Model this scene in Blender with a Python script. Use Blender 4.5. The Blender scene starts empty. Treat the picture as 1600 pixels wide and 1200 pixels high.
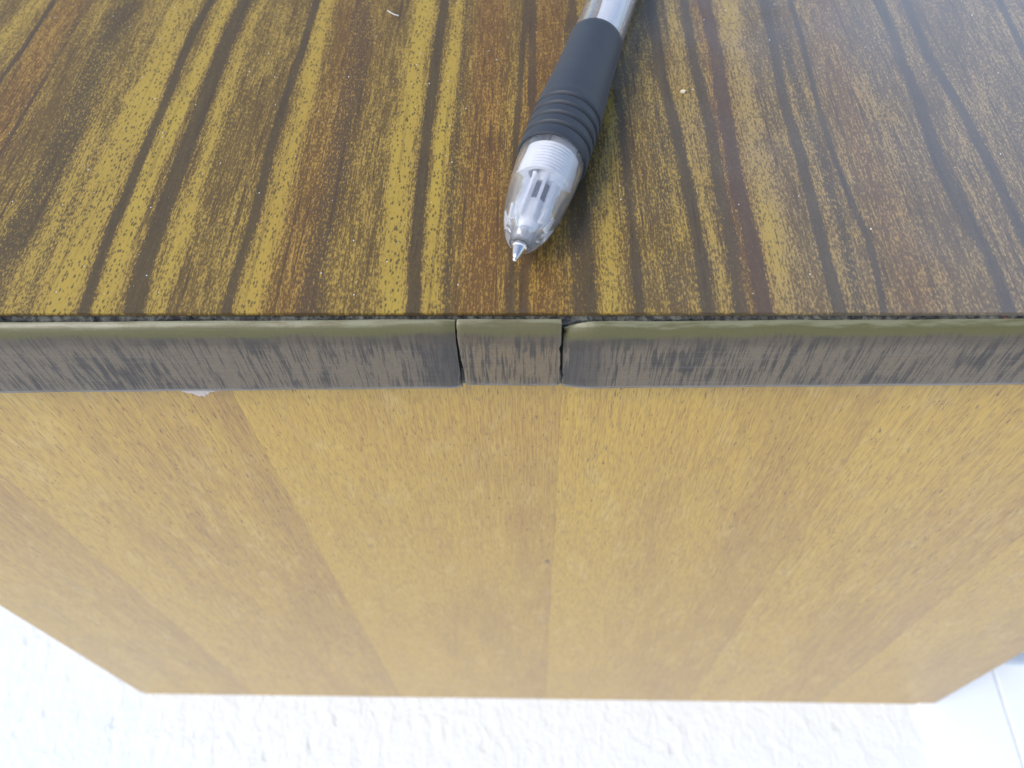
import bpy, math, random
import numpy as np
from mathutils import Vector, Matrix

random.seed(7); rng = np.random.default_rng(7)
MM = 0.001
H = 235.8                      # height of the cabinet top above the ground, mm
sc = bpy.context.scene
COL = sc.collection
PEN_X, PEN_Y, PEN_AZ = -2.9, 5.3, 0.253      # pen tip on the top (mm) and heading

# ---------------------------------------------------------------- camera
cam_d = bpy.data.cameras.new('camera'); cam = bpy.data.objects.new('camera', cam_d); COL.objects.link(cam)
PITCH, YAW, ROLL, FPX = 0.9632, -0.0504, -0.0393, 1239.9
cp, sp = math.cos(PITCH), math.sin(PITCH)
fw = Vector((math.sin(YAW)*cp, math.cos(YAW)*cp, -sp))
r0 = Vector((math.cos(YAW), -math.sin(YAW), 0)); u0 = r0.cross(fw)
rr = math.cos(ROLL)*r0 + math.sin(ROLL)*u0; uu = -math.sin(ROLL)*r0 + math.cos(ROLL)*u0
M = Matrix((rr, uu, -fw)).transposed().to_4x4()
M.translation = Vector((0, -75, H + 89.65))*MM
cam.matrix_world = M
cam_d.sensor_width = 36; cam_d.lens = FPX/1600*36
cam_d.clip_start = 0.004; cam_d.clip_end = 100
cam_d.dof.use_dof = True; cam_d.dof.focus_distance = 0.132; cam_d.dof.aperture_fstop = 22
sc.camera = cam

# ---------------------------------------------------------------- sky and sun
SUN_AZ, SUN_EL = math.radians(238), math.radians(50)      # compass bearing from +y towards +x
w = bpy.data.worlds.new('World'); sc.world = w; w.use_nodes = True
wn = w.node_tree; wn.nodes.clear()
sky = wn.nodes.new('ShaderNodeTexSky'); sky.sky_type = 'NISHITA'; sky.sun_disc = False
sky.sun_elevation = SUN_EL; sky.sun_rotation = SUN_AZ
sky.air_density = 0.9; sky.dust_density = 2.0; sky.ozone_density = 0.2
bg = wn.nodes.new('ShaderNodeBackground'); bg.inputs['Strength'].default_value = 0.15
wo = wn.nodes.new('ShaderNodeOutputWorld')
wn.links.new(sky.outputs[0], bg.inputs[0]); wn.links.new(bg.outputs[0], wo.inputs[0])
sd = bpy.data.lights.new('sun', 'SUN'); sun = bpy.data.objects.new('sun', sd); COL.objects.link(sun)
sd.energy = 0.95; sd.angle = math.radians(20); sd.color = (1.0, 0.97, 0.93)
sv = Vector((math.sin(SUN_AZ)*math.cos(SUN_EL), math.cos(SUN_AZ)*math.cos(SUN_EL), math.sin(SUN_EL)))
sun.rotation_euler = sv.to_track_quat('Z', 'Y').to_euler(); sun.location = sv*2
vs = sc.view_settings
vs.view_transform = 'Standard'; vs.look = 'None'; vs.gamma = 1; vs.exposure = 0.82; vs.use_curve_mapping = False

# ---------------------------------------------------------------- node helper
class T:
    def __init__(s, name):
        s.m = bpy.data.materials.new(name); s.m.use_nodes = True
        s.n = s.m.node_tree; s.n.nodes.clear()
        s.out = s.n.nodes.new('ShaderNodeOutputMaterial')
    def link(s, a, b): s.n.links.new(a, b)
    def put(s, sock, v):
        if isinstance(v, bpy.types.NodeSocket): s.link(v, sock)
        elif v is not None:
            if sock.type == 'RGBA' and len(v) == 3: v = (*v, 1)
            sock.default_value = v
    def math(s, op, a, b=None, c=None, clamp=False):
        n = s.n.nodes.new('ShaderNodeMath'); n.operation = op; n.use_clamp = clamp
        s.put(n.inputs[0], a); s.put(n.inputs[1], b)
        if c is not None: s.put(n.inputs[2], c)
        return n.outputs[0]
    def mul(s, a, b): return s.math('MULTIPLY', a, b)
    def add(s, a, b): return s.math('ADD', a, b)
    def sub(s, a, b): return s.math('SUBTRACT', a, b)
    def step(s, v, lo, hi, a=0.0, b=1.0):
        n = s.n.nodes.new('ShaderNodeMapRange'); n.interpolation_type = 'SMOOTHSTEP'
        s.put(n.inputs[0], v); s.put(n.inputs[1], lo); s.put(n.inputs[2], hi); s.put(n.inputs[3], a); s.put(n.inputs[4], b)
        return n.outputs[0]
    def co(s):                                       # object coordinates in millimetres
        t = s.n.nodes.new('ShaderNodeTexCoord'); return s.vs(t.outputs['Object'], (1000, 1000, 1000))
    def vs(s, v, k, off=(0, 0, 0)):
        n = s.n.nodes.new('ShaderNodeMapping'); s.link(v, n.inputs[0]); n.inputs['Scale'].default_value = k; n.inputs['Location'].default_value = off
        return n.outputs[0]
    def vadd(s, a, b):
        n = s.n.nodes.new('ShaderNodeVectorMath'); n.operation = 'ADD'; s.link(a, n.inputs[0]); s.put(n.inputs[1], b); return n.outputs[0]
    def xyz(s, v):
        n = s.n.nodes.new('ShaderNodeSeparateXYZ'); s.link(v, n.inputs[0]); return n.outputs
    def noise(s, v, k=(1, 1, 1), detail=2.0, rough=.5, off=(0, 0, 0), dist=0.0):
        n = s.n.nodes.new('ShaderNodeTexNoise'); s.link(s.vs(v, k, off), n.inputs['Vector'])
        n.inputs['Scale'].default_value = 1; n.inputs['Detail'].default_value = detail
        n.inputs['Roughness'].default_value = rough; n.inputs['Distortion'].default_value = dist
        return n.outputs[0]
    def voro(s, v, k=(1, 1, 1), rnd=1.0, out='Distance'):
        n = s.n.nodes.new('ShaderNodeTexVoronoi'); s.link(s.vs(v, k), n.inputs['Vector']); n.inputs['Scale'].default_value = 1
        n.inputs['Randomness'].default_value = rnd
        return n.outputs[0], n.outputs[1]
    def mix(s, f, a, b):
        n = s.n.nodes.new('ShaderNodeMix'); n.data_type = 'RGBA'
        s.put(n.inputs[0], f); s.put(n.inputs[6], a); s.put(n.inputs[7], b); return n.outputs[2]
    def attr(s, name):
        n = s.n.nodes.new('ShaderNodeAttribute'); n.attribute_name = name; return n
    def bump(s, h, strength, dist):
        n = s.n.nodes.new('ShaderNodeBump'); s.link(h, n.inputs['Height']); n.inputs['Strength'].default_value = strength
        n.inputs['Distance'].default_value = dist*MM; return n.outputs[0]
    def bsdf(s, **k):
        n = s.n.nodes.new('ShaderNodeBsdfPrincipled')
        for a, v in k.items(): s.put(n.inputs[a.replace('_', ' ')], v)
        return n.outputs[0]
    def mixs(s, f, a, b):
        n = s.n.nodes.new('ShaderNodeMixShader'); s.put(n.inputs[0], f); s.link(a, n.inputs[1]); s.link(b, n.inputs[2]); return n.outputs[0]
    def done(s, sh): s.link(sh, s.out.inputs[0]); return s.m

# ---------------------------------------------------------------- materials
def mat_top():
    t = T('striped veneer'); p = t.co()
    a = t.attr('veneer'); f = t.n.nodes.new('ShaderNodeSeparateColor'); t.link(a.outputs['Color'], f.inputs[0])
    dark, clear, red = f.outputs[0], f.outputs[1], f.outputs[2]
    nr = t.noise(p, (2.6, 1.0, 1), 3, .75)           # ragged edges
    nw = t.noise(p, (.30, .10, 1), 2, .6, (6, 8, 0)) # slow unevenness of the stripes
    nf = t.noise(p, (3.4, .22, 1), 2, .6, (9, 3, 0)) # long fibres
    nf2 = t.noise(p, (3.7, 1.25, 1), 2, .7, (31, 7, 0)) # short fibres and specks
    nb = t.noise(p, (.16, .035, 1), 2, .5, (5, 50, 0))
    nm = t.noise(p, (.8, .07, 1), 3, .6, (2, 20, 0)) # bundles
    fib = t.add(t.add(t.mul(nf, .34), t.mul(nf2, .50)), t.mul(nm, .16))
    dens = t.add(t.sub(.535, t.mul(clear, .130)), t.mul(t.sub(nb, .5), .16))     # share of brown between the yellow
    thr = t.sub(1.0, dens)
    brown = t.step(fib, t.sub(thr, .07), t.add(thr, .06))
    yel = t.mix(nb, (.415, .30, .044), (.335, .222, .044))
    yel = t.mix(t.mul(t.sub(1, clear), .40), yel, (.33, .205, .060))
    x = t.xyz(p)
    tan = t.step(t.add(x[0], t.mul(t.sub(nb, .5), 70)), 12, 66, 0, .75)         # the wood itself turns browner to the right
    yel = t.mix(tan, yel, (.335, .225, .090))
    yel = t.mix(t.mul(red, .60), yel, (.36, .185, .036))
    brn = t.mix(nm, (.135, .086, .026), (.070, .043, .015))
    brn = t.mix(t.mul(red, .6), brn, (.125, .052, .016))
    base = t.mix(t.mul(brown, .92), yel, brn)
    nl = t.noise(p, (1.25, .014, 1), 3, .62, (50, 3, 0), .15)                   # thin dark growth lines
    nl = t.add(nl, t.mul(t.sub(nr, .5), .10))
    line = t.mul(t.step(nl, .565, .62), t.step(nm, .35, .6))
    base = t.mix(t.mul(line, t.sub(.72, t.mul(clear, .40))), base, (.070, .042, .020))
    # dark flecks (pores)
    d, c = t.voro(p, (1.9, .85, 1))
    rc = t.n.nodes.new('ShaderNodeSeparateColor'); t.link(c, rc.inputs[0])
    dd = t.add(d, t.mul(t.sub(nf2, .5), .35))
    fl = t.mul(t.step(dd, .40, .24), t.math('GREATER_THAN', rc.outputs[0], .22))
    base = t.mix(t.mul(fl, t.add(.30, t.mul(clear, .55))), base, (.070, .050, .022))
    sd_ = t.add(t.mul(dark, t.add(.72, t.mul(nw, .56))), t.add(t.mul(t.sub(nr, .5), 1.35), t.mul(t.sub(nf2, .5), 1.0)))
    d2 = t.step(sd_, .36, .66)
    dk = t.mix(t.step(nf, .3, .7), (.040, .029, .016), (.078, .057, .030))
    dk = t.mix(t.mul(red, .5), dk, (.085, .044, .030))
    dk = t.mix(t.step(nr, .52, .70, 0, .5), dk, (.16, .122, .050))
    base = t.mix(t.mul(d2, t.step(nf2, .42, .66, .86, .55)), base, dk)
    haze = t.noise(p, (.05, .05, 1), 3, .6, (2, 9, 0))
    h = t.add(t.mul(nf2, .5), t.mul(nf, .5))
    sky_sheen = t.step(t.add(x[0], t.mul(t.sub(haze, .5), 40)), 0, 78)
    worn_or_sheen = t.add(.16, t.mul(sky_sheen, .84))   # sky reflection towards the right built into coat and sheen weights
    ro = t.step(haze, .3, .7, .05, .11)
    return t.done(t.bsdf(Base_Color=base, Roughness=.62, Specular_IOR_Level=.2, Sheen_Weight=t.mul(sky_sheen, .58), Sheen_Roughness=.5, Sheen_Tint=(.85, .93, 1), Coat_Weight=worn_or_sheen, Coat_Roughness=ro, Coat_IOR=2.0, Normal=t.bump(h, .3, .05)))

def mat_leaf():
    t = T('golden veneer'); p = t.co()
    lt = t.attr('leaf_t').outputs['Fac']; lid = t.attr('leaf_id').outputs['Fac']
    cmb = t.n.nodes.new('ShaderNodeCombineXYZ'); t.link(t.mul(lid, 17.3), cmb.inputs[1]); t.link(t.mul(lid, 41.0), cmb.inputs[2])
    p2 = t.vadd(p, cmb.outputs[0])
    nb = t.noise(p2, (.10, 1, .018), 3, .55)
    fig = t.noise(p2, (.22, 1, .09), 3, .6, (40, 0, 3), .3)
    nf = t.noise(p2, (3.0, 1, .07), 3, .6)
    pn = t.noise(p2, (4.0, 1, .30), 2, .6, (3, 0, 8))
    pd = t.noise(p2, (1.0, 1, .2), 2, .5, (13, 0, 5))
    k = t.add(t.mul(lt, .49), t.add(t.mul(t.sub(nb, .5), 1.15), t.mul(t.sub(nf, .5), 2.2)))
    base = t.mix(t.math('MULTIPLY', k, 1.0, clamp=True), (.455, .282, .033), (.28, .148, .030))
    base = t.mix(t.step(fig, .50, .78, 0, .34), base, (.54, .395, .14))
    base = t.mix(t.step(pn, .46, .64, 0, .5), base, (.20, .10, .020))
    pore = t.mul(t.step(t.noise(p2, (4.2, 1, .5), 1, .5, (77, 0, 1)), .64, .70), t.step(pd, .42, .6))
    base = t.mix(t.mul(pore, .85), base, (.075, .035, .015))
    x = t.xyz(p)                                     # one small dark mark in the wood
    dx = t.sub(x[0], 3.2); dz = t.mul(t.add(x[2], 96.6), .45)
    dd = t.math('SQRT', t.add(t.mul(dx, dx), t.mul(dz, dz)))
    base = t.mix(t.step(t.add(dd, t.mul(t.sub(nf, .5), .8)), .8, .3, 0, .75), base, (.07, .06, .055))
    return t.done(t.bsdf(Base_Color=base, Roughness=.5, Specular_IOR_Level=.3, Coat_Weight=.65, Coat_Roughness=.24, Coat_IOR=1.5, Normal=t.bump(t.sub(nf, pore), .22, .06)))

def mat_band(name, face, worn_or_sheen):
    t = T(name); p = t.co(); x = t.xyz(p)
    st = t.noise(p, (1.15, 1, .09), 4, .68, (4, 0, 0), .5)
    st2 = t.noise(p, (2.7, 1, .13), 3, .68, (14, 0, 2), .3)
    br = t.noise(p, (.09, 1, .12), 3, .6, (1, 0, 0))
    scr = t.noise(p, (.05, 1, 4.5), 3, .7, (0, 0, 3))
    fine = t.noise(p, (3, 1, 3), 3, .7, (6, 0, 3))
    k = t.add(t.mul(st, .5), t.add(t.mul(st2, .35), t.mul(t.sub(br, .5), .5)))
    base = t.mix(t.step(fine, .3, .7), face, tuple(v*.72 for v in face))
    base = t.mix(t.step(k, .42, .52, 0, .9), base, (.030, .024, .018))
    base = t.mix(t.step(st2, .52, .60, 0, .75), base, (.026, .021, .016))
    base = t.mix(t.step(scr, .52, .72, 0, .38), base, (.17, .15, .135))
    joint_shade = t.add(t.math('ABSOLUTE', t.sub(x[0], -3.4)), t.mul(t.sub(st, .5), 9))     # shade beside the joints put into the colour
    base = t.mix(t.mul(t.step(joint_shade, 17, 9.5), t.mul(t.step(joint_shade, 7.6, 8.2), .75)), base, (.030, .027, .025))
    nz = t.noise(p, (.16, 1, .4), 4, .65, (8, 0, 0))
    wz = t.add(t.mul(t.attr('depth').outputs['Fac'], -1), t.add(t.mul(t.sub(nz, .5), 1.8), t.mul(t.sub(br, .5), 1.6)))
    base = t.mix(t.step(wz, -5.5, -2.6, 0, .6), base, (.050, .038, .020))
    base = t.mix(t.step(wz, -2.5, -1.25, 0, .93), base, t.mix(fine, worn_or_sheen, tuple(v*.75 for v in worn_or_sheen)))
    base = t.mix(t.step(wz, -.6, .1, 0, .6), base, (.22, .22, .14))  # thin highlight on the rounded top edge, put into the colour
    base = t.mix(t.mul(t.attr('cut').outputs['Fac'], t.step(nz, .4, .6, .25, .75)), base, (.19, .155, .10))   # pale cut ends
    base = t.mix(t.mul(t.attr('lip').outputs['Fac'], t.step(nz, .35, .6, .2, .75)), base, (.19, .195, .20))   # ground reflection on the lower edge painted in
    ro = t.add(t.step(wz, -3.5, -2.4, .36, .34), t.mul(scr, .12))
    return t.done(t.bsdf(Base_Color=base, Roughness=ro, Specular_IOR_Level=t.step(wz, -3.5, -2.4, .45, .5), Normal=t.bump(t.add(scr, t.mul(st2, .6)), .4, .1)))

def mat_core():
    t = T('chipboard core'); p = t.co()
    n = t.noise(p, (.8, .8, .8), 4, .7); m = t.noise(p, (.2, .5, .9), 3, .6, (3, 3, 3))
    base = t.mix(t.step(n, .38, .66), (.012, .012, .014), (.10, .105, .085))
    base = t.mix(t.step(m, .58, .70, 0, .7), base, (.17, .18, .16))
    base = t.mix(t.step(t.noise(p, (.16, .2, .3), 1, .5, (7, 1, 1)), .70, .76, 0, .8), base, (.28, .09, .03))
    return t.done(t.bsdf(Base_Color=base, Roughness=.8, Normal=t.bump(n, .8, .5)))

def mat_plain(name, c, rough, var=.12, scale=.5, **k):
    t = T(name); p = t.co(); n = t.noise(p, (scale,)*3, 4, .6)
    base = t.mix(n, tuple(v*(1-var) for v in c), tuple(min(1, v*(1+var)) for v in c))
    return t.done(t.bsdf(Base_Color=base, Roughness=rough, Normal=t.bump(n, .2, .05), **k))

def mat_ground():
    t = T('rough white paint'); p = t.co()
    n = t.noise(p, (.16, .10, .1), 5, .62, dist=.6); n2 = t.noise(p, (.55, .30, .3), 3, .6, (5, 5, 0))
    d, c = t.voro(p, (.11, .075, 1)); rc = t.n.nodes.new('ShaderNodeSeparateColor'); t.link(c, rc.inputs[0])
    wob = t.add(d, t.mul(t.sub(n2, .5), .22))
    pit = t.mul(t.step(wob, .20, .10), t.math('GREATER_THAN', rc.outputs[0], .55))
    base = t.mix(t.mul(pit, .10), (.72, .775, .81), (.46, .50, .54))
    base = t.mix(t.step(n2, .60, .74, 0, .15), base, (.60, .66, .70))
    hgt = t.sub(t.add(n, t.mul(n2, .35)), t.mul(pit, .3))
    return t.done(t.bsdf(Base_Color=base, Roughness=.6, Normal=t.bump(hgt, .65, 1.4)))

def mat_grip():
    t = T('black rubber'); p = t.co()
    n = t.noise(p, (.35, .35, .35), 4, .65); sp_ = t.noise(p, (3, 3, 3), 2, .6)
    base = t.mix(n, (.018, .024, .034), (.030, .039, .052))
    base = t.mix(t.step(sp_, .66, .76, 0, .45), base, (.13, .13, .12))          # dust in the rubber
    return t.done(t.bsdf(Base_Color=base, Roughness=.55, Specular_IOR_Level=.5, Sheen_Weight=.1, Sheen_Roughness=.5, Normal=t.bump(sp_, .25, .05)))

def mat_clear(name, rough, milk, tint=(.97, .98, 1)):
    t = T(name); p = t.co(); n = t.noise(p, (1.1, .10, 1.1), 2, .5)
    g = t.bsdf(Base_Color=tint, Transmission_Weight=1.0, IOR=1.49, Roughness=rough, Normal=t.bump(n, .15, .08))
    wsh = t.bsdf(Base_Color=(.86, .89, .95), Roughness=.25, Subsurface_Weight=.6, Subsurface_Radius=(1, 1, 1), Subsurface_Scale=.003)
    return t.done(t.mixs(t.step(n, .3, .75, milk*.85, min(1, milk*1.15)), g, wsh))

M_TOP = mat_top(); M_LEAF = mat_leaf()
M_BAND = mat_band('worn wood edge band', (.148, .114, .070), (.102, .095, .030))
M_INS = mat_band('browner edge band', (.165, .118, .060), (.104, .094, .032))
M_CORE = mat_core()
M_SIDE = mat_plain('plain brown veneer', (.36, .22, .08), .5)
M_FLAKE = mat_plain('dried white glue', (.50, .43, .38), .7)
M_GROUND = mat_ground()
M_BOARD = mat_plain('smooth white paint', (.80, .85, .88), .4, .03, .05)
M_GRIP = mat_grip()
M_NOSE = mat_clear('frosted clear plastic', .02, .085)
M_BARREL = mat_clear('clear plastic', .03, .06)
M_WHITE = mat_plain('white plastic', (.88, .90, .93), .3, .04)
M_INK = mat_plain('dark ink', (.03, .04, .08), .3)
M_METAL = mat_plain('nickel silver', (.80, .76, .72), .22, .05, .5, Metallic=1.0)
M_DUST = mat_plain('pale dust', (.75, .75, .72), .6)
M_CRUMB = mat_plain('pale crumb', (.72, .64, .44), .7, .25, 2.0)

# ---------------------------------------------------------------- mesh helpers
def new_obj(name, verts, faces, mat, parent=None, smooth=False):
    me = bpy.data.meshes.new(name); me.from_pydata([tuple(c*MM for c in v) for v in verts], [], faces); me.update()
    if smooth: me.polygons.foreach_set('use_smooth', [True]*len(me.polygons))
    if mat: me.materials.append(mat)
    o = bpy.data.objects.new(name, me); COL.objects.link(o)
    if parent: o.parent = parent
    return o
def fix(o):
    import bmesh
    b = bmesh.new(); b.from_mesh(o.data); bmesh.ops.recalc_face_normals(b, faces=b.faces); b.to_mesh(o.data); b.free(); return o
def sharp(o, deg):
    o.data.set_sharp_from_angle(angle=math.radians(deg)); return o
def thing(name, label, cat, loc, rz=0):
    o = bpy.data.objects.new(name, None); COL.objects.link(o); o.empty_display_size = .02
    o.location = Vector(loc)*MM; o.rotation_euler = (0, 0, rz); o['label'] = label; o['category'] = cat; return o
def tag(o, label, cat, group=None):
    o['label'] = label; o['category'] = cat
    if group: o['group'] = group
    return o
def box(x0, x1, y0, y1, z0, z1):
    v = [(x, y, z) for z in (z0, z1) for y in (y0, y1) for x in (x0, x1)]
    return v, [(0, 2, 3, 1), (4, 5, 7, 6), (0, 1, 5, 4), (1, 3, 7, 5), (3, 2, 6, 7), (2, 0, 4, 6)]
def bevel(o, w, seg=3):
    import bmesh
    b = bmesh.new(); b.from_mesh(o.data)
    bmesh.ops.bevel(b, geom=b.edges[:], offset=w*MM, segments=seg, affect='EDGES', profile=.5); b.to_mesh(o.data); b.free(); return o
def lathe(name, prof, mat, parent, n=64, cap0=True, cap1=True, off=(0, 0)):
    """turn (s, r) about the local +y axis"""
    v, f = [], []
    for s, r in prof:
        for k in range(n):
            a = 2*math.pi*k/n; v.append((off[0] + r*math.cos(a), s, off[1] + r*math.sin(a)))
    for i in range(len(prof)-1):
        for k in range(n):
            f.append((i*n+k, i*n+(k+1) % n, (i+1)*n+(k+1) % n, (i+1)*n+k))
    if cap0: f.append(tuple(range(n)))
    if cap1: f.append(tuple(range((len(prof)-1)*n, len(prof)*n))[::-1])
    o = fix(new_obj(name, v, f, mat, parent, True)); return sharp(o, 38)
def spline(pts, step=.5):
    """smooth (s, r) profile through the given points"""
    s = np.array([p[0] for p in pts]); r = np.array([p[1] for p in pts]); q = np.arange(s[0], s[-1]+1e-6, step)
    m = np.gradient(r, s); i = np.clip(np.searchsorted(s, q, 'right')-1, 0, len(s)-2); h = s[i+1]-s[i]; t = (q-s[i])/h
    y = (2*t**3-3*t**2+1)*r[i]+(t**3-2*t**2+t)*h*m[i]+(-2*t**3+3*t**2)*r[i+1]+(t**3-t**2)*h*m[i+1]
    return list(zip(q.tolist(), y.tolist()))

# ---------------------------------------------------------------- the setting
gv, gf = box(-3000, 3000, -3000, 3000, -60, 0)
g = new_obj('ground', gv, gf, M_GROUND); g['kind'] = 'structure'
def board(x0, x1, h, label):
    o = new_obj('white_board', *box(x0, x1, -600, 500, .2, h), M_BOARD); bevel(o, .8); tag(o, label, 'board', None); return o

# ---------------------------------------------------------------- the cabinet (local frame: origin on the top front edge, mm)
XL, XR, DEP = -155.4, 153.8, 230
cab = thing('wooden_cabinet', 'wooden cabinet with striped dark top, grey edge banding and golden veneer front', 'cabinet', (0, 115, 0))
def part(o, parent=None):
    o.parent = parent or cab
    if not parent: o.location = Vector((0, -115, H))*MM
    return o

STRIPES=[  # kind, width mm, strength, (depth, x) points in mm
('d',2.0,1.00,[(-0.4,-67.4),(8.2,-68.0),(18.0,-68.6),(26.4,-68.4),(38.0,-68.7),(56.6,-68.8),(70.3,-69.2),(85.6,-68.3)]),
('d',3.4,1.00,[(-0.4,-59.7),(9.6,-60.9),(19.5,-61.1),(29.5,-61.3),(41.4,-61.3),(54.5,-61.5),(68.0,-61.6),(85.4,-60.8)]),
('d',1.9,0.95,[(-0.5,-45.8),(6.2,-46.0),(15.8,-45.8),(24.7,-45.8),(36.9,-46.3),(51.4,-46.4),(67.7,-45.9),(85.1,-45.8)]),
('d',6.6,0.62,[(-0.5,-33.4),(8.1,-33.8),(18.6,-34.2),(30.1,-33.8),(47.4,-34.2),(62.2,-34.4),(84.8,-35.7)]),
('r',8.8,0.70,[(-0.5,-36.9),(11.5,-37.1),(30.1,-37.0),(47.5,-36.9),(62.2,-35.6),(84.9,-37.0)]),
('d',2.2,1.00,[(-0.5,-17.9),(11.5,-18.5),(26.0,-19.0),(42.7,-19.2),(62.0,-19.2),(84.5,-18.9)]),
('d',1.4,0.85,[(58.1,-102.8),(66.5,-102.3),(86.3,-102.1)]),
('r',8.0,0.80,[(43.6,-97.1),(51.1,-97.6),(66.5,-98.4),(86.2,-98.0)]),
('d',2.4,0.50,[(36.5,-93.7),(50.1,-94.2),(65.3,-94.7),(86.1,-94.5)]),
('d',8.6,0.60,[(11.7,-83.5),(23.4,-83.2),(36.4,-83.4),(50.9,-84.8),(68.4,-85.5),(85.9,-85.5)]),
('d',3.3,0.45,[(-0.4,-76.9),(9.6,-77.1),(23.3,-77.2),(38.0,-77.6),(57.7,-77.8),(79.7,-78.3)]),
('c',6.5,1.00,[(-0.4,-72.0),(3.0,-71.8),(13.0,-72.7),(24.9,-72.8),(38.9,-73.3),(59.7,-73.4),(85.7,-73.8)]),
('c',3.5,1.00,[(-0.4,-64.3),(2.4,-64.7),(11.6,-65.6),(22.5,-65.7),(32.8,-66.4),(45.1,-65.7),(58.6,-65.0),(85.5,-64.9)]),
('c',2.8,0.70,[(-0.4,-56.1),(4.9,-56.6),(18.7,-56.7),(36.1,-57.1),(49.6,-58.0),(67.9,-58.4),(85.3,-57.4)]),
('c',3.7,0.85,[(-0.5,-42.7),(3.0,-42.4),(18.6,-42.5),(34.3,-42.7),(52.3,-42.4),(85.0,-43.8)]),
('c',4.3,1.00,[(-0.5,-21.3),(11.5,-22.0),(26.1,-22.7),(42.7,-23.0),(62.0,-22.9),(84.6,-22.9)]),
('c',2.8,1.00,[(-0.5,-15.4),(18.5,-16.3),(34.1,-16.4),(56.8,-16.1),(84.4,-15.5)]),
('d',1.6,0.60,[(-0.5,-13.0),(8.1,-13.3),(26.0,-13.9),(42.6,-13.8),(84.4,-14.2)]),
('r',7.7,0.90,[(-0.5,-8.1),(18.5,-8.3),(42.6,-8.7),(84.3,-8.9)]),
('c',5.3,0.60,[(63.4,-108.8),(73.3,-107.5),(86.3,-104.9)]),
('c',3.4,0.70,[(-0.4,-78.3),(8.3,-78.7)]),
('d',1.4,0.90,[(40.8,-3.5),(48.9,-3.0),(61.7,-2.7),(84.1,-1.9)]),
('d',1.4,0.75,[(73.4,6.1),(83.9,7.7)]),
('r',8.2,0.80,[(-0.5,0.9),(18.4,0.4),(51.7,1.0),(84.0,3.1)]),
('d',1.9,0.90,[(-0.5,-1.7),(7.4,-1.6),(14.9,-0.6)]),
('c',3.6,0.60,[(-0.5,11.1),(18.4,11.6),(35.4,13.0)]),
('d',2.5,0.85,[(-0.5,8.1),(11.4,8.0),(25.8,7.5)]),
('d',2.2,0.80,[(-0.5,15.3),(11.3,15.4),(25.8,15.4),(42.3,15.4),(61.4,15.0)]),
('d',5.2,0.45,[(-0.5,20.9),(11.3,21.1),(25.7,21.4),(51.4,22.0),(72.0,21.9)]),
('d',2.5,0.95,[(-0.5,25.3),(11.3,25.5),(28.8,25.1),(42.2,24.6),(56.2,23.6),(77.6,23.6)]),
('d',2.6,0.85,[(-0.5,29.9),(12.6,30.6),(25.7,30.3),(42.1,30.8),(51.3,30.4),(66.4,30.1),(83.4,30.3)]),
('d',3.0,0.95,[(-0.5,33.3),(14.7,33.8),(28.8,33.3),(43.9,33.8),(63.2,34.6),(83.3,34.5)]),
('r',4.2,0.80,[(-0.5,32.9),(14.7,33.3),(28.8,33.1),(43.9,33.5),(63.2,34.0),(83.3,33.9)]),
('d',2.2,1.00,[(-0.5,44.3),(3.5,44.3),(14.0,44.5),(25.6,44.8),(38.5,45.1),(49.2,44.8),(66.1,46.0),(83.1,46.5)]),
('d',1.3,0.95,[(-0.5,50.5),(7.9,51.4),(15.3,51.7),(21.8,51.2),(29.4,50.8),(38.5,50.6),(47.3,50.7),(58.8,51.3),(71.4,51.8),(82.9,52.0)]),
('d',3.0,0.62,[(-0.5,47.1),(11.2,47.8),(21.8,48.4),(33.5,48.5),(41.9,48.0)]),
('d',3.2,0.38,[(-0.5,58.5),(14.6,60.3),(25.5,60.8),(38.3,61.4),(52.8,61.6),(69.0,63.1),(82.7,64.3)]),
('d',2.6,0.95,[(-0.5,68.4),(4.7,68.8),(11.2,69.0),(17.3,68.5),(23.9,68.0),(31.7,67.7),(41.7,68.3),(51.7,68.8),(60.6,68.8),(71.1,69.7),(82.6,69.7)]),
('d',2.3,0.95,[(13.8,75.7),(19.4,75.6),(26.1,75.8),(33.2,76.0),(39.0,75.7),(46.1,75.7),(53.5,75.1),(61.5,74.4),(71.0,74.6),(82.4,75.1)]),
('d',1.7,0.90,[(54.3,91.9),(64.3,92.5),(72.9,93.0),(82.0,93.8)]),
('d',4.0,0.40,[(34.8,82.4),(53.4,83.1),(67.6,82.8),(82.3,82.1)]),
('c',3.2,0.60,[(-0.5,26.4),(18.3,26.8),(33.7,26.5),(51.3,27.3),(66.5,27.6),(83.5,27.4)]),
('c',4.8,0.65,[(-0.5,36.1),(18.2,37.4),(33.6,38.3),(51.2,38.2),(71.7,38.8)]),
('c',2.3,0.50,[(39.3,47.5),(51.1,47.4),(60.9,46.9)]),
('r',6.2,0.50,[(-0.5,55.8),(11.2,56.5),(25.5,56.1),(43.6,55.6),(60.8,56.4),(82.8,57.8)])]

def top_fields(X, Y):
    dark = np.zeros_like(X); clear = np.zeros_like(X); red = np.zeros_like(X)
    extra = []
    for x0, x1 in ((-150, -116), (100, 150)):
        x = x0
        while x < x1:
            kd = 'd' if rng.random() < .6 else 'c'
            extra.append((kd, float(rng.uniform(1.5, 5)), float(rng.uniform(.5, 1)), [(0, x), (100, x+float(rng.uniform(-2, 2)))]))
            x += float(rng.uniform(3, 8))
    for kind, wd, s, pts in STRIPES + extra:
        yy = np.array([p[0] for p in pts]); xx = np.array([p[1] for p in pts]); o = np.argsort(yy)
        cx = np.interp(Y, yy[o], xx[o])
        v = s/(1+(np.abs(X-cx)/(wd/2*.92))**(4 if s > .7 else 3))
        if kind == 'd': dark = np.maximum(dark, v)
        elif kind == 'c': clear = np.maximum(clear, v)
        else: red = np.maximum(red, v)
    return dark, clear*(1-dark), red
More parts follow.
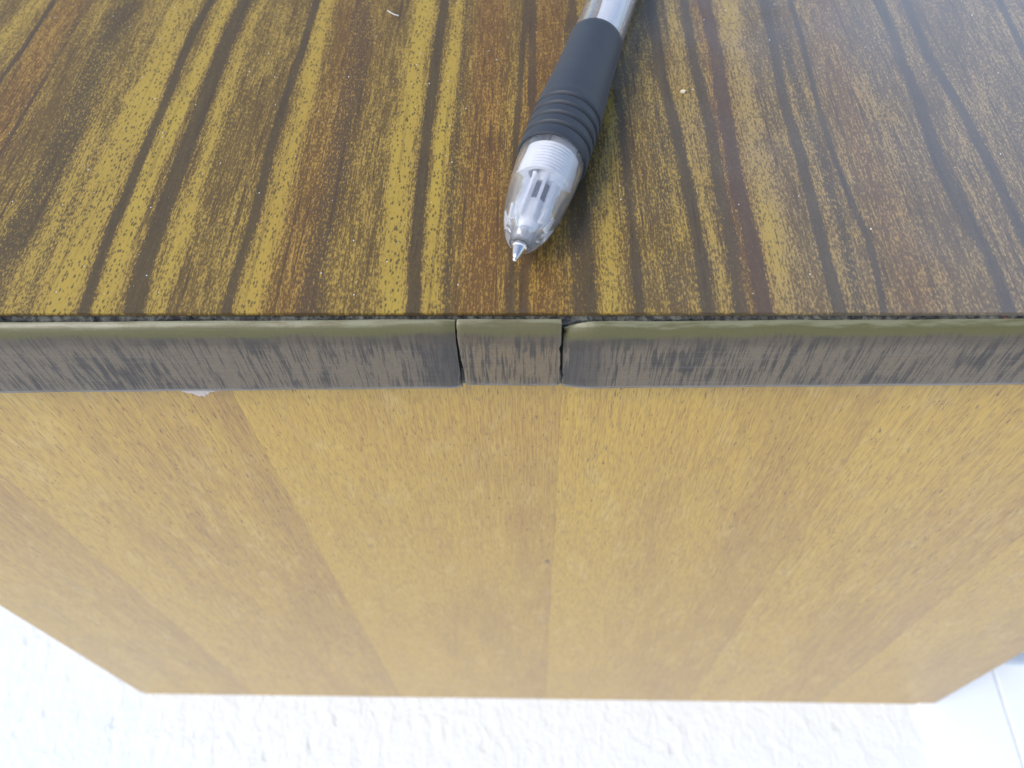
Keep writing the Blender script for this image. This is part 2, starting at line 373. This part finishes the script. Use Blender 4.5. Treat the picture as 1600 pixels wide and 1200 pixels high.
def grid_sheet(name, xs, ys, z0, z1, mat):
    nx, ny = len(xs), len(ys)
    X, Y = np.meshgrid(xs, ys)
    v = np.stack([X.ravel(), Y.ravel(), np.full(X.size, z1)], 1)*MM
    i = np.arange(nx*ny).reshape(ny, nx)
    f = np.stack([i[:-1, :-1], i[:-1, 1:], i[1:, 1:], i[1:, :-1]], -1).reshape(-1, 4)
    # skirt down to z0 and an underside
    ring = np.concatenate([i[0, :-1], i[:-1, -1], i[-1, :0:-1], i[:0:-1, 0]])
    low = v[ring].copy(); low[:, 2] = z0*MM; b0 = len(v); k = len(ring); j = np.arange(k)
    sk = np.stack([ring[j], b0+j, b0+(j+1) % k, ring[(j+1) % k]], -1)
    me = bpy.data.meshes.new(name)
    me.from_pydata(np.concatenate([v, low]).tolist(), [], f.tolist()+sk.tolist()+[list(range(b0+k-1, b0-1, -1))])
    me.materials.append(mat); me.update()
    o = bpy.data.objects.new(name, me); COL.objects.link(o)
    return o, X, Y, k
xs = np.linspace(XL, XR, 780); ys = np.concatenate([[0], np.arange(.6, 112, 1.3), [130, 160, DEP]])
top, X, Y, k = grid_sheet('top_veneer', xs, ys, -.75, 0, M_TOP)

dk, cl, rd = top_fields(X, Y)
a = top.data.color_attributes.new('veneer', 'FLOAT_COLOR', 'POINT')
c4 = np.ones((X.size+k, 4), np.float32); c4[:X.size, 0] = dk.ravel(); c4[:X.size, 1] = cl.ravel(); c4[:X.size, 2] = rd.ravel(); c4[X.size:, 0] = 1; c4[X.size:, 1:3] = .2
a.data.foreach_set('color', c4.ravel()); part(top)
part(new_obj('core_board', *box(XL, XR, .25, DEP, -18.5, -.76), M_CORE))
# ragged glue and chip edge in the joint behind the banding
n = 420; xs2 = np.linspace(XL, XR, n); v, f = [], []
for i, x in enumerate(xs2):
    zt = -1.0+.45*math.sin(x*.31+2*math.sin(x*.05))+float(rng.uniform(-.35, .35)); yt = -.5+float(rng.uniform(-.25, .2))
    v += [(x, .2, -.8), (x, yt, zt-.15), (x, -.75, -2.2), (x, .2, -3.0)]
for i in range(n-1):
    for j in range(3): f.append((4*i+j, 4*i+4+j, 4*i+5+j, 4*i+1+j))
part(fix(new_obj('glue_line', v, f, M_CORE)))

def band(name, stations, mat, label=None):
    """edge band swept along x; station = (x, top z, bottom z, sink y, crown)"""
    prof_n = 0; v, f = [], []
    for (x, zt, zb, sink, th) in stations:
        yf = -2.6+sink; r = 1.9
        pr = [(-.75, zb+.2), (-.75, zt-1.2), (-.78, zt-.3), (-.95, zt)]
        for q in range(1, 8):
            a_ = math.pi/2*q/7; pr.append((yf+r*1.0-(r*1.0)*math.sin(a_) if q else 0, zt-2.6*(1-math.cos(a_))))
        pr[4:] = [(min(-.95, y_), z_) for y_, z_ in pr[4:]]
        pr += [(yf-.05, zt-2.6-(zt-2.6-zb-1.7)*q/9) for q in range(1, 10)] + [(yf+.12, zb+1.1), (yf+.42, zb+.35), (yf+.8, zb)]
        prof_n = len(pr); v += [(x, y_, z_) for y_, z_ in pr]
    m = prof_n
    for e, s_ in ((0, 1), (len(stations)-1, -1)):     # rough hand-cut ends
        jit = np.cumsum(rng.uniform(-.09, .09, m)); jit -= jit.mean()
        for j in range(m):
            x, y_, z_ = v[e*m+j]; v[e*m+j] = (x+s_*(abs(float(jit[j]))*.8+(.25 if rng.random() < .12 else 0)), y_, z_)
    for i in range(len(stations)-1):
        for j in range(m): f.append((i*m+j, i*m+(j+1) % m, (i+1)*m+(j+1) % m, (i+1)*m+j))
    f.append(tuple(range(m))); f.append(tuple(range((len(stations)-1)*m, len(stations)*m))[::-1])
    o = fix(new_obj(name, v, f, mat, None, True)); sharp(o, 40); part(o)
    at = o.data.attributes.new('depth', 'FLOAT', 'POINT'); at.data.foreach_set('value', [stations[q][1]-v[q*m+j][2] for q in range(len(stations)) for j in range(m)])
    at = o.data.attributes.new('lip', 'FLOAT', 'POINT'); at.data.foreach_set('value', [1.0 if j in (m-3, m-2, m-1) else 0.0 for _ in stations for j in range(m)])
    if label: o['label'] = label
    return o
def run(x0, x1, z0, z1, b0, b1, ends):
    xs_ = sorted(set([round(x, 3) for x in np.concatenate([[x0], np.linspace(x0+1, x1-1, 90), [x1]])] + [x for x in ends[0]])); out = []
    for x in xs_:
        t_ = (x-x0)/(x1-x0); wob = .05*math.sin(x*.21)+.03*math.sin(x*.53+1)
        zt = z0+(z1-z0)*t_+wob; zb = b0+(b1-b0)*t_+.05*math.sin(x*.33+2)
        d = abs(x-ends[1]); k_ = max(0, 1-d/ends[2])
        out.append((x, zt-ends[3]*k_**2, zb, ends[4]*k_**1.5, 0))
    return out
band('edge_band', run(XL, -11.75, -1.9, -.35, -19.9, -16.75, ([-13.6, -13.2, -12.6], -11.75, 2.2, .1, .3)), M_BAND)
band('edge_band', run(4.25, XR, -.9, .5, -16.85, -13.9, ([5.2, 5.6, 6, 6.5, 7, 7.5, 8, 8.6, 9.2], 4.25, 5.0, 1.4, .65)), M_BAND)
# the short insert, its left side leaning
st = []
for i, t_ in enumerate([0, .03]+list(np.linspace(.06, .94, 20))+[.97, 1]):
    st.append((-11.2+t_*15.1, -.35+.05*math.sin(9*t_), -15.95+.05*math.sin(7*t_), 0 if 0 < t_ < 1 else .12, 0))
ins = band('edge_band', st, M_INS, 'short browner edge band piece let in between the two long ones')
for vt in ins.data.vertices:                          # left end slants outwards at the top
    k_ = max(0, 1-(vt.co.x/MM+11.2)/3.0); vt.co.x += k_*MM*(-(vt.co.z/MM+16)/16*.5+.1)
at = ins.data.attributes.new('cut', 'FLOAT', 'POINT'); nn = len(ins.data.vertices)//len(st)
at.data.foreach_set('value', [1.0 if k_ in (0, len(st)-1) else 0.0 for k_ in range(len(st)) for _ in range(nn)])

# front panel with its veneer leaves
fp = part(new_obj('front_panel', *box(XL+.6, XR-.6, 1.7, 15, -H+.2, -18.6), M_SIDE))
edges = [XL, -109.6, -52.2, 4.6, 60.2, 110.0, XR]
for i in range(6):
    x0, x1 = edges[i]+(.006 if i else 0), edges[i+1]-(.006 if i < 5 else 0)
    zb, cr = -H, 2.6
    # outline with the two rounded bottom corners of the panel
    ol = [(x0, -18.6)]
    if i == 0: ol += [(x0+cr*(1-math.cos(q)), zb+cr*(1-math.sin(q))) for q in np.linspace(0, math.pi/2, 7)]
    else: ol += [(x0, zb)]
    if i == 5: ol += [(x1-cr*(1-math.sin(q)), zb+cr*(1-math.cos(q))) for q in np.linspace(0, math.pi/2, 7)]
    else: ol += [(x1, zb)]
    ol += [(x1, -18.6)]
    m = len(ol); y0 = 1.0+float(rng.uniform(-.004, .004))
    v = [(x, y0, z) for x, z in ol]+[(x, 1.68, z) for x, z in ol]
    f = [tuple(range(m)), tuple(range(m, 2*m))[::-1]]+[(j, m+j, m+(j+1) % m, (j+1) % m) for j in range(m)]
    o = fix(new_obj('veneer_leaf', v, f, M_LEAF, fp))
    at = o.data.attributes.new('leaf_t', 'FLOAT', 'POINT'); at.data.foreach_set('value', [(p_.co.x/MM-x0)/(x1-x0) for p_ in o.data.vertices])
    at = o.data.attributes.new('leaf_id', 'FLOAT', 'POINT'); at.data.foreach_set('value', [float(i+1)]*len(o.data.vertices))
for x0, x1 in ((XL, XL+14), (XR-14, XR)):
    part(new_obj('side_panel', *box(x0, x1, 15.2, DEP-6, -H+.2, -18.6), M_SIDE))
part(new_obj('back_panel', *box(XL+14.2, XR-14.2, DEP-14, DEP-6.2, -H+.2, -18.6), M_SIDE))

def flake(pts, y, th, label):
    fine = []
    for j in range(len(pts)):                        # ragged outline
        (xa, za), (xb, zb) = pts[j], pts[(j+1) % len(pts)]
        for q in range(4): fine.append((xa+(xb-xa)*q/4+float(rng.uniform(-.18, .18)), za+(zb-za)*q/4+float(rng.uniform(-.22, .22))))
    pts = fine; m = len(pts); v = [(x, y-th*.5-float(rng.uniform(0, .15)), z) for x, z in pts]+[(x, y+th*.5, z) for x, z in pts]
    cx = sum(p[0] for p in pts)/m; cz = sum(p[1] for p in pts)/m
    v += [(cx, y-th*.5-.1, cz), (cx, y+th*.5, cz)]
    f = []
    for j in range(m):
        k_ = (j+1) % m; f += [(j, k_, 2*m), (m+k_, m+j, 2*m+1), (j, m+j, m+k_, k_)]
    o = part(fix(new_obj('glue_flake', v, f, M_FLAKE))); o['label'] = label
flake([(-60.3, -18.0), (-59.6, -19.2), (-58.4, -20.0), (-57.0, -20.6), (-55.9, -20.9), (-55.2, -20.2), (-54.2, -19.6), (-52.4, -18.9), (-50.5, -18.4), (-49.0, -17.9), (-54, -17.2), (-58, -17.2)], -.6, .5, 'larger torn white glue flake hanging under the left edge band')
flake([(-45.5, -17.5), (-43.6, -18.1), (-42.2, -18.7), (-41.3, -18.9), (-40.4, -18.4), (-39.4, -17.8), (-38.5, -17.3), (-41, -16.8)], -.6, .4, 'small torn white glue flake under the left edge band')

# ---------------------------------------------------------------- the pen (local frame: tip end at the origin, axis +y, resting on z = 0)
RG = 5.75
pen = thing('ballpoint_pen', 'clear ballpoint pen with black rubber grip lying on the striped wood top', 'pen', (PEN_X, PEN_Y, H+.02), -PEN_AZ)
def pl(name, prof, mat, parent=pen, off=(0, 0), **k):
    return lathe(name, prof, mat, parent, off=(off[0], RG+off[1]), **k)
nose_out = [(2.7, 1.3), (2.75, 1.55)] + spline([(2.9, 1.8), (3.6, 2.35), (5.3, 3.15), (8.5, 4.1), (13.6, 4.85), (18, 5.2), (21.8, 5.35), (22.4, 5.35)], .45)
nose_in = [(26, 3.9), (15.6, 3.7), (14.9, 3.2)] + [(s, r-1.35) for s, r in spline([(6.4, 3.2), (8.5, 3.95), (13.6, 4.55)], .8)][::-1] + [(5.2, 1.35), (2.7, 1.3)]
nose = pl('nose_cone', nose_out+[(22.5, 4.7), (26, 4.7)]+nose_in, M_NOSE, cap0=False, cap1=False)
th = []
for i in range(9): th += [(15.7+i*.68, 3.38), (15.95+i*.68, 3.64)]
pl('thread_insert', th+[(22, 2.6), (15.7, 2.6)]+[th[0]], M_WHITE, nose, cap0=False, cap1=False)
for k_ in range(10):                                  # inner stiffening ribs of the nose
    a_ = math.pi/5*k_+.35; v, f = box(-.24, .24, 6.4, 15.2, 2.0, 2.75)
    ca, sa = math.cos(a_), math.sin(a_)
    v = [(x*ca-z*sa, y, RG+x*sa+z*ca) for x, y, z in v]; new_obj('rib', v, f, M_WHITE, nose)
tip = pl('writing_tip', [(-.12, .18), (.25, .5), (.6, .62), (2.0, 1.02), (2.1, 1.2), (5.5, 1.24)], M_METAL)
pl('ball', [(-.5+.36*(1-math.cos(q)), .36*math.sin(q)+1e-3) for q in np.linspace(0, math.pi*.75, 8)], M_METAL, tip, n=20)
pl('ink_tube', [(11.0, 1.62), (11.2, 1.75), (14.4, 1.75)], M_INK)
pl('spring_seat', [(5.6, 1.26), (6.4, 1.5), (8.0, 1.6), (8.2, 1.7), (11.0, 1.7)], M_WHITE)
pl('refill_tube', [(14.5, 2.1), (58, 2.1), (59, 2.45), (132, 2.45)], M_WHITE, off=(.95, .1))
gp = [(21.7, 5.38), (21.75, 5.6), (21.95, 5.72), (22.3, 5.75), (23.6, 5.75)]
s = 23.9
for i in range(4):
    gp += [(s, 5.75), (s+.10, 5.66), (s+.22, 5.08), (s+.75, 5.08), (s+.92, 5.6), (s+1.1, 5.75)]; s += 2.5
gp += [(s, 5.74)] + spline([(34.2, 5.70), (38, 5.52), (44, 5.2), (50, 5.02), (54.6, 4.98), (55.2, 4.98)], .7) + [(55.55, 4.9), (55.7, 4.7), (55.7, 4.68)]
pl('grip', gp, M_GRIP, cap0=False, cap1=False)
pl('barrel', [(26.5, 4.66), (58, 4.66), (139, 4.66), (139.5, 4.4), (139.5, 3.5), (26.5, 3.5), (26.5, 4.66)], M_BARREL, cap0=False, cap1=False)
pl('push_button', [(133, 2.2), (146, 2.2), (147, 2.0), (147.4, 1.4)], M_GRIP)
v, f = box(-2.2, 2.2, 98, 140, RG+5.9, RG+6.9); clip = new_obj('clip', v, f, M_GRIP, pen); bevel(clip, .4)
v, f = box(-1.6, 1.6, 134, 139, RG+4.4, RG+5.9); new_obj('clip_mount', v, f, M_GRIP, clip)

# ---------------------------------------------------------------- small things on the top
def shard(name, loc, size, mat, seed):
    r_ = random.Random(seed); import bmesh
    b = bmesh.new(); bmesh.ops.create_icosphere(b, subdivisions=1, radius=1)
    for q in b.verts: q.co = Vector((q.co.x*size[0], q.co.y*size[1], (q.co.z+.8)*size[2]))*r_.uniform(.7, 1.15)*MM
    me = bpy.data.meshes.new(name); b.to_mesh(me); b.free(); me.materials.append(mat)
    o = bpy.data.objects.new(name, me); COL.objects.link(o); o.location = Vector(loc)*MM; return o
tag(shard('crumb', (26.9, 52.3, H), (.55, .6, .42), M_CRUMB, 3), 'tiny pale crumb on the striped top right of the pen grip', 'crumb')
hv, hf = [], []
hp = [(-30.4, 80.6), (-30.0, 79.9), (-29.4, 79.3), (-28.7, 78.8), (-27.9, 78.5)]
for i, (x, y) in enumerate(hp):
    z = .14+.12*math.sin(i*.8)
    for q in range(5): a_ = 2*math.pi*q/5; hv.append((x+.09*math.cos(a_)*.7, y+.09*math.cos(a_)*.7, H+z+.09*math.sin(a_)))
for i in range(len(hp)-1):
    for q in range(5): hf.append((5*i+q, 5*i+(q+1) % 5, 5*i+5+(q+1) % 5, 5*i+5+q))
tag(new_obj('fibre', hv, hf, M_DUST, None, True), 'short white fibre lying on the striped top left of the pen', 'fibre')
import bmesh
b = bmesh.new()
for i in range(330):
    if i < 250: x, y = rng.uniform(-105, -5), rng.uniform(2, 88)
    else: x, y = rng.uniform(10, 90), rng.uniform(2, 88)
    s_ = float(.028+.11*rng.random()**3.5)
    if PEN_Y-3 < y and abs(x-(PEN_X+math.tan(PEN_AZ)*(y-PEN_Y))) < 8: continue
    m_ = Matrix.Translation(Vector((x, y, H+s_*.5))*MM) @ Matrix.Diagonal((s_*MM, s_*MM*1.2, s_*MM*.7, 1))
    bmesh.ops.create_icosphere(b, subdivisions=1, radius=1, matrix=m_)
me = bpy.data.meshes.new('dust'); b.to_mesh(me); b.free(); me.materials.append(M_DUST)
o = bpy.data.objects.new('dust', me); COL.objects.link(o); o['kind'] = 'stuff'; o['label'] = 'white dust specks scattered over the striped top'; o['category'] = 'dust'

board(147.3, 179.9, 1.6, 'smooth white painted board beside the cabinet, next to the rough white ground')
board(180.2, 226, 1.6, 'outer smooth white board at the lower right corner, beyond the groove')

strip = new_obj('shade_strip', *box(184.5, 214, 15.5, 130, 1.7, 5.2), mat_plain('blue grey shade', (.42, .48, .55), .5)); bevel(strip, 1.2)  # strip added in place of the soft shade patch beside the cabinet
tag(strip, 'added blue grey strip standing in for shade on the outer white board at the right edge', 'strip')
